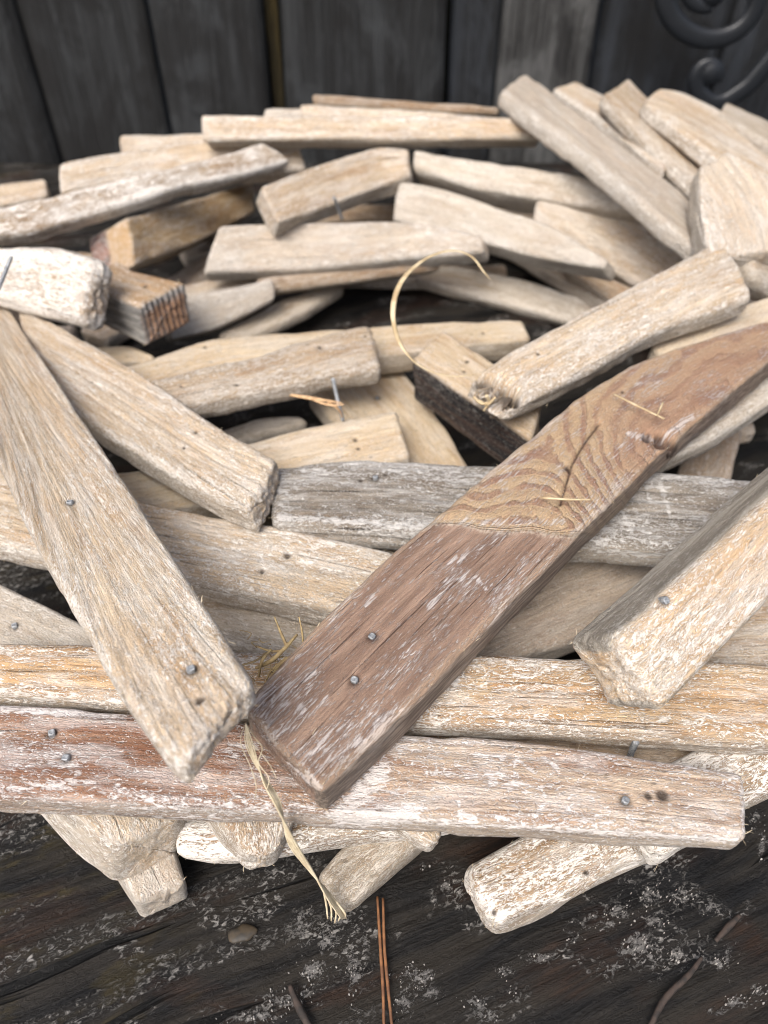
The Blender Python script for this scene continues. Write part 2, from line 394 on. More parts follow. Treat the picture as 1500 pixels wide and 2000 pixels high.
    for (p0, n0, t0) in nail_pts: nail_head(st, p0, n0, t0, rs)
    if fuzz: add_fuzz(st, fuzz, rs)
    return st

def metal(name, col, rough, metallic=.8):
    N = NT(name); tc = N.n.new('ShaderNodeTexCoord').outputs['Object']
    n = N.noise(N.vec(tc, (1500, 1500, 1500)), 3)
    N.put(N.b.inputs['Base Color'], N.mix(N.ramp(n, .4, .7), col, tuple(c*.45 for c in col)))
    N.b.inputs['Roughness'].default_value = rough; N.b.inputs['Metallic'].default_value = metallic
    N.bump(n, .0003, .5); return N.m
nail_mat = metal("galvanised_steel", (.36, .38, .40), .6, .45)
def flat_mat(name, c1, c2, scale=300, rough=.8, streak=(1, 1, 1)):
    N = NT(name); tc = N.n.new('ShaderNodeTexCoord').outputs['Object']
    n = N.noise(N.vec(tc, tuple(scale*s for s in streak)), 3)
    N.put(N.b.inputs['Base Color'], N.mix(N.ramp(n, .35, .65), c1, c2)); N.b.inputs['Roughness'].default_value = rough
    N.bump(n, .0003, .6); return N.m
fuzz_mat = flat_mat("wood_fibre", (.72, .62, .46), (.55, .45, .30))

def nail_head(st, p0, n0, t0, rs, size=.00115):
    """worn square-ish brad head standing in its dent"""
    k = 8; side = np.cross(n0, t0); side /= np.linalg.norm(side); tn = np.cross(side, n0)
    an = rs.uniform(0, 1.5); V = []; Fs = []
    n1 = n0 + t0*rs.uniform(-.25, .25) + side*rs.uniform(-.25, .25); n1 /= np.linalg.norm(n1)
    for h, s in ((-.0016, .85), (.0001, 1.0), (.00045, .96), (.00062, .72)):
        for i in range(k):
            th = an + 2*math.pi*i/k; rad = size*s*(1.0 if i % 2 == 0 else .86)*(1+rs.uniform(-.05, .05))
            V.append(p0 + n1*h + (tn*math.cos(th)+side*math.sin(th))*rad)
    for r_ in range(3):
        for i in range(k): Fs.append([r_*k+i, r_*k+(i+1) % k, (r_+1)*k+(i+1) % k, (r_+1)*k+i])
    V.append(p0+n1*.0005)
    for i in range(k): Fs.append([3*k+i, 3*k+(i+1) % k, 4*k])
    mesh_obj('nail', np.array(V)-st['cen'], Fs, nail_mat, st['o'], smooth=False)

def ribbon_geo(pts, width, V, Fs, side=None):
    pts = np.asarray(pts); n = len(pts); b = len(V)
    d = np.gradient(pts, axis=0)
    s = np.cross(d, side if side is not None else [0.3, .2, 1.]); s /= np.linalg.norm(s, axis=1)[:, None]+1e-9
    ww = width*np.sin(np.linspace(.5, math.pi-.25, n))
    for i in range(n): V.append(pts[i]-s[i]*ww[i]/2); V.append(pts[i]+s[i]*ww[i]/2)
    for i in range(n-1): Fs.append([b+2*i, b+2*i+1, b+2*i+3, b+2*i+2])
def add_fuzz(st, n, rs):
    """loose fibres raised along the arrises and over the worn faces"""
    P, T, N_, U, ux, uy = st['P'], st['T'], st['N'], st['U'], st['ux'], st['uy']
    V, Fs = [], []; NS, M = P.shape[:2]
    corner = np.where((np.abs(ux) > .2) & (np.abs(uy) > .2) & (uy > -.8))[0]; top = np.where(uy > .5)[0]
    for _ in range(n):
        i = rs.integers(2, NS-2) if rs.random() > .3 else int(rs.choice([rs.integers(0, 8), rs.integers(NS-8, NS)]))
        i = min(max(i, 0), NS-1); j = int(rs.choice(corner if rs.random() < .6 else top))
        p = P[i, j]; out = U[i]*ux[j]+N_[i]*uy[j]; ln = rs.uniform(.0008, .0024)
        d = T[i]*rs.choice([-1, 1])*rs.uniform(.5, 1) + out*rs.uniform(.15, .7) + rs.normal(0, .35, 3); d /= np.linalg.norm(d)
        cv = rs.normal(0, .5, 3)
        k = np.linspace(0, 1, 4)[:, None]
        ribbon_geo(p - out*.0002 + d*ln*k + (cv*ln*.5)*k**2, rs.uniform(.00008, .00018), V, Fs)
    o = mesh_obj('loose_fibre', np.array(V)-st['cen'], Fs, fuzz_mat, st['o']); o['kind'] = 'stuff'

# --- brown stick: curled grain around a knot
red = WOODS['red']
def brown_mat():
    N = NT("curly_red_brown_driftwood")
    g = N.attr('gc', 'Vector'); ph = N.attr('ph'); wear = N.attr('wear'); pit = N.attr('pit'); zone = N.attr('zone')
    sx = N.sep(g)
    fib = N.noise(N.vec(g, (70, 1300, 1300)), 4, .6, .3); fine = N.noise(N.vec(g, (700, 900, 900)), 4, .65, .8)
    med = N.noise(N.vec(g, (18, 240, 240)), 5, .6, .5); big = N.noise(N.vec(g, (35, 60, 60), (3, 1, 7)), 4, .6, .5)
    warp = N.math('MULTIPLY', N.math('SUBTRACT', N.noise(N.vec(g, (150, 150, 150)), 3), .5), .0016)
    rg = N.math('SINE', N.math('MULTIPLY', N.math('ADD', ph, warp), 2*math.pi/.0031))
    rg = N.math('ADD', N.math('MULTIPLY', rg, .3), N.math('ADD', .5, N.math('MULTIPLY', N.math('SUBTRACT', N.noise(N.vec(g, (90, 160, 160), (9, 9, 9)), 4, .6), .5), 1.1)))
    ringm = N.ramp(rg, .48, .78)
    zu = N.ramp(ph, .050, .062)
    straight = N.mix(N.ramp(med, .35, .65), (.335, .23, .17), (.21, .137, .10))
    straight = N.mix(N.ramp(fib, .4, .7, 0, .4), straight, (.11, .06, .045))
    curl = N.mix(N.math('MULTIPLY', ringm, N.ramp(big, .35, .6, .5, 1.)), N.mix(zu, (.46, .33, .205), (.37, .235, .155)), (.275, .16, .11))
    curl = N.mix(N.ramp(fine, .46, .64, 0, .55), curl, N.mix(N.ramp(med, .4, .6), (.50, .38, .26), (.30, .17, .11)))
    zr = N.math('ADD', zone, N.math('MULTIPLY', N.math('SUBTRACT', big, .5), .5))
    zm = N.ramp(zr, .35, .65)
    c = N.mix(zm, straight, curl)
    ln = N.noise(N.vec(g, (16, 900, 900), (1, 9, 4)), 4, .6, .1)
    crack = N.math('MULTIPLY', N.math('MULTIPLY', N.ramp(ln, .60, .68), .65), N.math('SUBTRACT', 1., N.math('MULTIPLY', zm, .8)))
    c = N.mix(crack, c, (.05, .028, .02))
    fl = N.noise(N.vec(g, (330, 1900, 1900), (7, 2, 2)), 4, .7, .9); fl2 = N.noise(N.vec(g, (110, 1100, 1100), (2, 8, 1)), 5, .7, .6)
    pt = N.math('ADD', N.ramp(big, .42, .66), N.math('MULTIPLY', wear, .6))
    thr = N.math('SUBTRACT', .585, N.math('MULTIPLY', pt, .09)); thr2 = N.math('SUBTRACT', .62, N.math('MULTIPLY', pt, .11))
    wm = N.math('MULTIPLY', N.math('MAXIMUM', N.ramp(fl, thr, N.math('ADD', thr, .1)), N.ramp(fl2, thr2, N.math('ADD', thr2, .1))), .62)
    wm = N.math('MAXIMUM', wm, N.ramp(N.math('ADD', N.attr('paint'), N.math('MULTIPLY', N.math('SUBTRACT', fl2, .5), 3.8)), .46, .8, 0, .6))
    c = N.mix(wm, c, (.66, .63, .62))
    c = N.mix(N.math('MULTIPLY', N.ramp(wear, .5, .95), .3), c, (.50, .37, .25))
    edge = N.math('MULTIPLY', N.math('MULTIPLY', N.ramp(zone, .05, .45), N.ramp(zone, 1., .6)), N.ramp(fine, .4, .55)); c = N.mix(N.math('MULTIPLY', edge, .6), c, (.60, .52, .42))
    c = N.mix(N.ramp(N.attr('zone2'), .3, .7, 0, .75), c, N.mix(N.ramp(fib, .35, .6), (.33, .28, .235), (.12, .10, .085)))
    c = N.mix(N.ramp(pit, .15, .8, 0, .85), c, (.05, .03, .025))
    N.put(N.b.inputs['Base Color'], c); N.b.inputs['Roughness'].default_value = .72; N.b.inputs['Specular IOR Level'].default_value = .3
    h = N.math('ADD', N.math('MULTIPLY', fib, .6), N.math('MULTIPLY', wm, .4))
    h = N.math('SUBTRACT', h, N.math('MULTIPLY', crack, 1.5)); h = N.math('ADD', h, N.math('MULTIPLY', N.math('MULTIPLY', fine, zm), 1.2))
    h = N.math('ADD', h, N.math('MULTIPLY', N.math('MULTIPLY', ringm, zm), -.7)); h = N.math('ADD', h, N.math('MULTIPLY', fl, .7))
    N.bump(h, .0010, .85); return N.m
BROWN = brown_mat()
def brown_ring(Sg, A, B, pj, ph):
    x, y = pj[..., 0], pj[..., 1]
    # along / across the stick in picture units, measured from the near end
    u = ((x-545)*.786 - (y-1460)*.617); v = ((x-545)*.617 + (y-1460)*.786)
    du = (x-1295)*.786 - (y-865)*.617; dv_ = (x-1295)*.617 + (y-865)*.786
    dk = np.hypot(du*np.where(du > 0, .22, 1.), dv_*.8)
    wv = 9*vnoise(x/45., y/45., x*0, 3)
    ph1 = .03 + ((1035-y) - .22*(x-980)*np.clip((1040-y)/170, 0, 1) + wv)*.00011
    ph2 = .03 + (330-dk+wv)*.00011
    k1 = 1/(1+np.exp(-(u-735+.3*v)/28))
    phc = ph1*(1-k1) + ph2*k1
    z = 1/(1+np.exp(-(1036-y+.06*(x-980)+wv)/5))
    dk2 = np.hypot(x-1290, y-845)
    ex = -.00022*z*np.sin(phc*2*math.pi/.0031)*(uy_top(B))
    # the long split
    cr = np.array([(1170, 825), (1140, 865), (1118, 905), (1105, 950), (1095, 985)]); dmin = 1e9
    for p, q_ in zip(cr[:-1], cr[1:]):
        dv = q_-p; tt_ = np.clip(((x-p[0])*dv[0]+(y-p[1])*dv[1])/(dv@dv), 0, 1)
        dmin = np.minimum(dmin, np.hypot(x-p[0]-tt_*dv[0], y-p[1]-tt_*dv[1]))
    ex = ex - .0022*np.exp(-(dmin/3.5)**2)*uy_top(B)
    return phc*z + ph*(1-z), ex, z, .95*np.exp(-(dmin/2.6)**2)*uy_top(B)
def uy_top(B): return 1/(1+np.exp((-.0022-B)/.0006))

# ------------------------------------------------------------------ the sticks, nearest first
stick([(468,1378),(560,1270),(760,1080),(1000,880),(1150,752),(1262,690),(1500,622),(1560,605)],
      [(625,1546),(745,1440),(930,1250),(1130,1045),(1250,930),(1300,868),(1390,800),(1480,720),(1560,660)], 68, 78, 4, 14, BROWN,
      "thick red brown stick with curled grain and a knot, running up to the right", q=1.8, r=.002, rag=(.0008,.001),
      nails=[(728,1242),(692,1328)], pits=[(1285,857,2.2,2.5),(1306,864,1.8,2.5),(1266,852,1.2,1.5),(1108,915,1.4,1.4),(1218,765,.8,.8)], ringfn=brown_ring, paint=[(625,1440,680,1420,22,.62),(650,1480,700,1440,16,.6),(600,1515,622,1538,9,1),(585,1380,600,1400,10,.6),(930,1130,948,1150,6,.9),(880,1100,990,1040,10,.55),(840,1180,900,1120,12,.5),(1230,848,1290,865,7,.9),(1300,850,1350,815,8,.85),(1240,690,1440,640,7,.6),(715,1180,730,1165,7,.8),(560,1430,640,1370,10,.5),(900,1020,1100,1020,9,.6)], notch=[(1292,858,15,.005),(1265,852,10,.003),(1316,866,12,.005)], fuzz=117, amp=.8, sm=3)
stick([(-150,630),(0,905),(60,1050),(150,1200),(250,1380),(340,1503)], [(-130,360),(0,575),(60,668),(150,800),(250,945),(385,1155),(493,1332)], 64, 100, 4, 8, 'pale',
      "broad pale stick running up to the left edge, its tip beside the red brown one", q=1.3, rag=(.002,.0018), pits=[(390,1365,1.2,1.2)],
      nails=[(135,980),(372,1308)], tint=.55, fuzz=189, endrough=1.4, grooves=.3, paint=[(350,1490,440,1430,14,.7),(440,1430,480,1340,8,.5)], r=.0028)
stick([(545,893),(420,828),(300,745),(170,665),(30,590)], [(488,1000),(430,975),(330,922),(180,832),(60,740)], 62, 56, 6, 13, 'pale',
      "pale fissured stick with a crumbled tip, left of the centre", q=1.15, rag=(.0025,.001), grooves=1.0, pits=[(382,843,1.0,1.2),(357,872,.9,1.0),(177,745,.8,.8)], fuzz=99, endrough=2.5)
stick([(530,905),(700,892),(1000,903),(1460,930),(1700,950)], [(530,1022),(700,1030),(860,1042),(1150,1062),(1450,1078),(1700,1095)], 52, 52, 2, 13, 'grey',
      "grey silvery stick with chalky streaks, crossing under the red brown one", paint=[(545,1010,900,1035,8,.8),(545,930,560,1000,14,.6),(600,925,690,935,18,.55),(960,915,1010,910,12,.6),(1112,935,1135,1040,3.5,.95),(1162,940,1186,1050,3.5,.95),(1188,945,1235,1040,3.5,.95),(1262,950,1310,950,4,.8),(1262,950,1270,980,4,.8),(1270,980,1310,985,4,.8),(1290,945,1310,1010,4,.9),(1170,1080,1400,1090,8,.7)], q=1.7, grooves=1.0, r=.0035, nails=[(735,932)], pits=[(705,938,1.1,1.0),(750,925,1.0,.9)], fuzz=90, rag=(.0012,.001))
stick([(1192,1250),(1330,1130),(1500,972),(1640,850)], [(1292,1397),(1400,1290),(1500,1185),(1660,1020)], 84, 92, 40, 21, 'greyside',
      "pale stick with a grey left side, pointing in from the right edge", q=1.3, r=.003, nails=[(1300,1177)], fuzz=117, rag=(.002,.001), endrough=1.8)
stick([(-80,1246),(200,1250),(500,1268),(950,1272),(1150,1276),(1500,1292),(1600,1298)], [(-80,1350),(260,1378),(480,1394),(800,1410),(1240,1434),(1500,1450),(1600,1455)], 51, 51, 6, 12, 'orange',
      "long orange grained stick across the picture, under both crossing sticks", q=1.2, r=.0038, grooves=1.0, fuzz=135, amp=1.0, paint=[(0,1350,230,1372,12,.7),(250,1325,400,1335,10,.6),(900,1330,1100,1350,16,.5),(1300,1400,1500,1430,18,.5)])
stick([(-80,1368),(260,1390),(480,1408),(790,1428),(1000,1442),(1240,1472),(1400,1496),(1458,1508)], [(-80,1558),(300,1575),(600,1594),(900,1606),(1200,1624),(1458,1640)], 52, 50, 0, 10, 'mixed',
      "long front stick, red streaked at the left and scratched beige at the right", paint=[(668,1590,740,1510,26,1),(700,1600,800,1590,22,1),(955,1520,1000,1528,20,.7),(0,1384,240,1396,9,.9),(112,1484,150,1490,26,.55),(-40,1545,180,1530,10,.7),(200,1555,330,1560,8,.7),(640,1592,1440,1640,7,.85),(900,1475,985,1478,4,.9),(1010,1484,1044,1510,3.5,.8),(1056,1535,1066,1560,3.5,.8),(1064,1570,1050,1590,6,.8),(900,1590,925,1600,8,1),(895,1565,900,1595,5,.9),(450,1470,600,1440,16,.6),(1060,1480,1090,1500,4,.8),(1452,1530,1454,1630,7,.8)], q=1.9, r=.0022, nails=[(98,1430),(130,1478),(1222,1562)], pits=[(1295,1552,1.8,1.5),(1270,1553,1.2,1.0)], fuzz=135, rag=(.001,.001))
stick([(907,1690),(1000,1640),(1290,1490),(1380,1445)], [(968,1815),(1060,1785),(1200,1710),(1370,1636),(1440,1600)], 19, 21, 8, 15, 'white',
      "chalky white stick with brown bands at the lower right, lying on the boards", q=1.3, r=.004, grooves=1.0, pits=[(1145,1708,.9,.9),(968,1785,.9,.8)], fuzz=117, rag=(.0015,.001), amp=1.3)
stick([(1180,1560),(1375,1450),(1560,1345)], [(1300,1685),(1465,1570),(1520,1542),(1640,1480)], 36, 38, 8, 13, 'white', q=1.1, r=.003, grooves=.8, fuzz=45)
stick([(60,1500),(125,1572),(190,1630),(222,1655)], [(300,1420),(372,1540),(362,1585)], 37, 35, 14, 21, 'pale',
      "stick end with a rough worn face, sticking out at the lower left", q=1.2, r=.003, rag=(.001,.0008), endrough=.8, fuzz=63)
stick([(180,1600),(222,1690),(268,1765)], [(300,1560),(340,1640),(365,1722)], 15, 15, 6, 13, 'tan', q=1.1, r=.002, fuzz=36)
stick([(340,1596),(500,1580),(930,1560)], [(340,1672),(430,1690),(480,1680),(700,1650),(930,1622)], 22, 24, 18, 12, 'white', q=1.1, r=.003, rag=(.003,.001), amp=1.6, fuzz=36)
stick([(395,1560),(440,1620),(482,1672)], [(580,1520),(580,1590),(545,1662)], 36, 34, 8, 13, 'tan', q=1.0, fuzz=27, rag=(.001,.002))
stick([(612,1702),(650,1660),(760,1580)], [(682,1775),(750,1710),(900,1580)], 13, 13, 5, 12, 'stone', "short smooth stick end poking out low in front, beside the hanging fibre strand", q=1.0, r=.003)
stick([(700,1520),(872,1612)], [(690,1570),(846,1660)], 38, 36, 5, 9, 'tan', q=1.0)
# second row inside the near rim
stick([(-80,885),(0,905),(230,962),(290,978),(500,1015),(640,1045),(785,1078)], [(-80,1042),(95,1082),(370,1128),(500,1160),(640,1190),(740,1215)], 47, 47, 3, 13, 'pale',
      "pale stick with two dark nail holes and an orange stained end, just left of the centre", q=1.2, r=.003, pits=[(557,1082,1.5,1.8),(514,1114,1.2,1.4)], fuzz=108, amp=1.1)
stick([(-120,1095),(0,1138),(170,1218),(230,1245)], [(-140,1230),(60,1300),(150,1340),(200,1370)], 38, 38, 3, 11, 'stone', q=1.0, nails=[(32,1222)], fuzz=27)
stick([(300,1130),(600,1180),(900,1200)], [(350,1255),(640,1290),(900,1300)], 33, 33, 3, 11, 'stone', q=1.0, fuzz=18)
stick([(880,1190),(1080,1070),(1330,980)], [(940,1300),(1250,1215),(1450,1090)], 26, 26, 3, 11, 'brown', q=.9)
stick([(1280,1170),(1650,1130)], [(1290,1290),(1650,1310)], 33, 33, 3, 12, 'tan', q=.9)
stick([(760,1400),(1000,1395),(1420,1430)], [(760,1510),(1000,1520),(1400,1560)], 30, 30, 3, 11, 'brown', q=.9)
stick([(60,930),(235,922),(500,857),(640,822),(776,797)], [(120,1020),(300,1000),(500,965),(690,925),(802,893)], 36, 41, 3, 12, 'cream',
      "smooth cream stick with a double nail hole in the middle of the near rim", q=1.1, pits=[(694,856,1.3,1.6),(700,874,1.1,1.3)], ridge=.4, amp=.7, r=.002, fuzz=27)
stick([(600,760),(660,830),(760,960)], [(783,716),(865,820),(925,920)], 27, 27, 3, 11, 'cream', "smooth cream stick with a nail head, under its twin in the middle", q=1.0, nails=[(738,776)], ridge=.4, amp=.7)
stick([(800,700),(900,770),(1040,865)], [(868,642),(940,690),(1060,770)], 56, 54, -8, 24, 'darkside', "stick with a pale top and a charred black side, below the broken stick", q=1.0, pits=[(913,705,1.2,1.2),(905,722,1.0,1.2)], r=.002)
stick([(912,738),(985,688),(1060,645),(1190,578),(1325,507),(1412,462)], [(1000,795),(1100,745),(1180,705),(1285,645),(1475,578)], 74, 88, 10, 11, 'pale',
      "pale stick with a hollow splintered end, pointing at the curled grass", q=1.2, hollow=(0, 9), rag=(.004,.002), endrough=2.5, fuzz=144, grooves=.7, pits=[(1052,690,.9,.9)], notch=[(978,768,28,.0095),(1004,778,15,.008),(950,750,18,.008)], amp=1.2)
stick([(1270,672),(1400,615),(1470,585),(1580,552)], [(1330,730),(1450,680),(1620,620)], 64, 68, 3, 12, 'cream', q=1.0, fuzz=27)
stick([(1215,835),(1330,780),(1500,690),(1600,640)], [(1270,920),(1400,855),(1500,790),(1620,710)], 57, 62, 12, 11, 'stone', "grey beige stick in the shade right under the red brown one", q=1.0, fuzz=18)
stick([(190,765),(360,722),(500,690),(620,648),(725,628)], [(270,825),(375,792),(500,762),(640,735),(748,716)], 58, 58, 10, 12, 'tan',
      "tan stick pointing right with a bare nail driven beneath it", q=1.1, r=.0035, pits=[(627,676,1.2,1.2),(600,672,.5,.5),(355,752,.8,.8),(713,656,.7,.8),(462,750,1,.8)], fuzz=72, grooves=.5)
stick([(170,730),(265,708),(410,655),(750,632),(960,622),(1022,620)], [(170,780),(440,745),(760,692),(900,675),(1040,662)], 44, 46, 10, 14, 'cream',
      "long cream stick lying behind the tan one, at the near edge of the hole", q=1.0, pits=[(401,678,1.0,1.0),(944,650,.8,.6)], fuzz=45)
stick([(420,840),(500,812),(590,806)], [(440,870),(520,845),(603,826)], 24, 24, 8, 12, 'stone', q=.9)
stick([(150,690),(175,672),(245,668),(300,690)], [(150,720),(200,712),(260,705),(310,715)], 34, 34, 8, 12, 'cream', q=.8)
# left side and far rim
stick([(150,545),(180,562),(265,600)], [(225,505),(258,525),(362,552)], 60, 60, 0, 22, 'banded', "grey sided stick with an orange and black banded end facing the camera", q=1.2, r=.0022, grooves=.8, rag=(.001,.0012), pits=[(283,560,1.4,1.0)], fuzz=27)
stick([(-100,462),(0,472),(110,480),(190,500)], [(-100,560),(20,590),(90,612),(158,640)], 84, 84, 42, 16, 'white', "chunky bleached white stick end at the left edge", q=1.2, r=.005, rag=(.001,.003), endrough=2, amp=2.6, fuzz=36)
stick([(-60,415),(250,345),(400,303),(515,273)], [(-60,462),(50,457),(250,398),(350,362),(465,342),(568,312)], 80, 80, 38, 12, 'white', "long chalky stick with a pointed right end, topmost on the left of the far rim", q=.8, notch=[], fuzz=36, rag=(.001,.002))
stick([(112,312),(250,292),(400,268),(580,262)], [(118,378),(250,352),(400,335),(600,330)], 76, 74, 36, 16, 'pale', "beige stick with a grey sawn left end, behind the long chalky one", q=.8, r=.003, fuzz=27)
stick([(232,262),(330,258),(460,256)], [(235,300),(330,300),(460,296)], 74, 74, 40, 12, 'tan', q=.6)
stick([(-80,368),(20,352),(88,344)], [(-80,412),(20,402),(95,384)], 66, 66, 40, 12, 'tan', q=.6)
stick([(248,425),(370,388),(495,352)], [(262,520),(390,470),(500,410)], 66, 38, 58, 30, 'redend', "thick brown stick with a wet looking red brown sawn end", q=.9, r=.002, fuzz=27)
stick([(425,440),(520,432),(780,428),(860,436),(945,458)], [(396,533),(500,529),(600,526),(800,503),(945,492)], 56, 56, 38, 15, 'tan', "plain tan stick bridging the far side of the hole", q=.8, r=.003, amp=.7)
stick([(330,590),(400,572),(535,540)], [(330,665),(420,645),(540,585)], 40, 40, 55, 14, 'stone', q=.8)
stick([(420,650),(550,580),(655,551)], [(470,668),(600,605),(672,556)], 18, 18, 3, 8, 'stone', "thin flat stick at the left end of the hole", q=.8)
stick([(500,540),(680,525),(860,508)], [(500,575),(690,550),(860,526)], 36, 36, 55, 12, 'brown', q=.7)
stick([(508,362),(620,320),(740,283),(797,288)], [(545,433),(660,395),(740,365),(803,340)], 76, 76, 32, 14, 'tan', "short smooth stick, topmost in the middle of the far rim", q=.8, r=.002, ridge=.4, amp=.6)
stick([(392,221),(600,224),(800,226),(1060,228)], [(395,275),(700,275),(850,275),(1060,272)], 92, 92, 55, 18, 'pale', "long straight stick across the back of the far rim, against the dark fence", q=.7, grooves=.6, fuzz=27)
stick([(583,201),(800,212),(1000,228)], [(583,232),(980,250)], 88, 90, 45, 14, 'pale', q=.6)
stick([(608,183),(700,186),(975,204)], [(610,206),(975,224)], 90, 90, 60, 8, 'brown', "thin brown stick, furthest back of the far rim", q=.6)
stick([(515,208),(620,208)], [(515,235),(620,235)], 86, 86, 50, 10, 'stone', q=.5)
stick([(806,290),(900,308),(1000,318),(1130,338),(1260,385)], [(804,334),(950,374),(1130,400),(1250,414)], 74, 74, 46, 24, 'stone', "thick grey beige stick sloping right, in the middle of the far rim", q=.8, r=.003)
stick([(778,352),(850,362),(985,408),(1060,432),(1190,505)], [(765,428),(900,462),(1040,500),(1180,524)], 62, 58, 40, 15, 'stone', "smooth grey stick with a notch in its top edge", q=.8, r=.002, ridge=.4, amp=.6)
stick([(580,395),(820,398)], [(580,432),(820,432)], 34, 34, 40, 12, 'brown', q=.6)
stick([(1048,390),(1180,407),(1300,452),(1420,520)], [(1043,432),(1130,492),(1235,556),(1350,620)], 60, 56, 42, 14, 'tan', q=.8)
stick([(1090,500),(1230,555),(1320,600)], [(1110,530),(1200,592),(1300,660)], 34, 32, 40, 12, 'brown', q=.7)
stick([(805,523),(900,517),(1040,546),(1250,615)], [(815,545),(920,577),(1090,622),(1250,665)], 16, 16, 30, 10, 'stone', "low smooth stick inside the hole, lying on the boards", q=.8)
stick([(978,172),(1040,222),(1165,312),(1290,420),(1372,488)], [(1026,138),(1072,172),(1200,268),(1300,342),(1392,430)], 104, 78, 12, 11, 'tan', "long stick rising to the highest point of the far rim", q=.9, r=.004, grooves=.5, fuzz=54)
stick([(1078,172),(1180,238),(1300,330)], [(1122,158),(1190,185),(1340,280)], 90, 86, 5, 14, 'pale', q=.6)
stick([(1178,180),(1235,240),(1360,358),(1400,400)], [(1228,150),(1290,208),(1380,298),(1440,350)], 102, 80, 12, 10, 'tan', "rounded stick leaning to the right, second along the top right", q=.8, r=.005)
stick([(1257,198),(1380,290),(1580,420)], [(1288,168),(1350,182),(1500,262),(1600,320)], 104, 84, 12, 9, 'pale', "ridged pale stick running out at the upper right edge", q=.8, grooves=.8, r=.003, fuzz=45)
stick([(1403,222),(1600,335)], [(1418,197),(1620,290)], 92, 92, 5, 12, 'stone', q=.6)
stick([(1362,320),(1366,400),(1388,505)], [(1425,294),(1520,352),(1570,420),(1580,480)], 104, 84, 4, 14, 'pale', "deeply grained stick end facing the camera at the right", q=1.0, grooves=1.5, r=.002, rag=(.003,.001), fuzz=36)
stick([(1452,470),(1500,436),(1640,410)], [(1478,545),(1520,580),(1660,600)], 88, 88, 50, 14, 'stone', "round ended grey stick at the right edge", q=.9, r=.005, amp=1.5)

# hidden filler courses that carry the ring
for k in range(26):
    th = 2*math.pi*k/26 + .1; rad = .13 + .075*((k*7) % 3)/2
    cx, cy = .02+rad*math.cos(th)*1.15, .335+rad*math.sin(th)*.95
    if cy < .175 or (abs(cx) < .14 and cy > .25 and cy < .42): continue
    an = th + math.pi/2 + random.uniform(-.3, .3); zt = (12 + 10*(k % 2))
    ln = .055; wd = .011; dx, dy = math.cos(an), math.sin(an)
    c4 = [(cx-dx*ln+dy*wd, cy-dy*ln-dx*wd), (cx+dx*ln+dy*wd, cy+dy*ln-dx*wd), (cx-dx*ln-dy*wd, cy-dy*ln+dx*wd), (cx+dx*ln-dy*wd, cy+dy*ln+dx*wd)]
    pp = proj(np.array([(x, y, zt/1000) for x, y in c4]))
    if (np.array(c4)[:, 1] < .05).any(): continue
    stick([tuple(pp[0]), tuple(pp[1])], [tuple(pp[2]), tuple(pp[3])], zt, zt, 0, 10, random.choice(['tan', 'stone', 'brown']), q=.5)

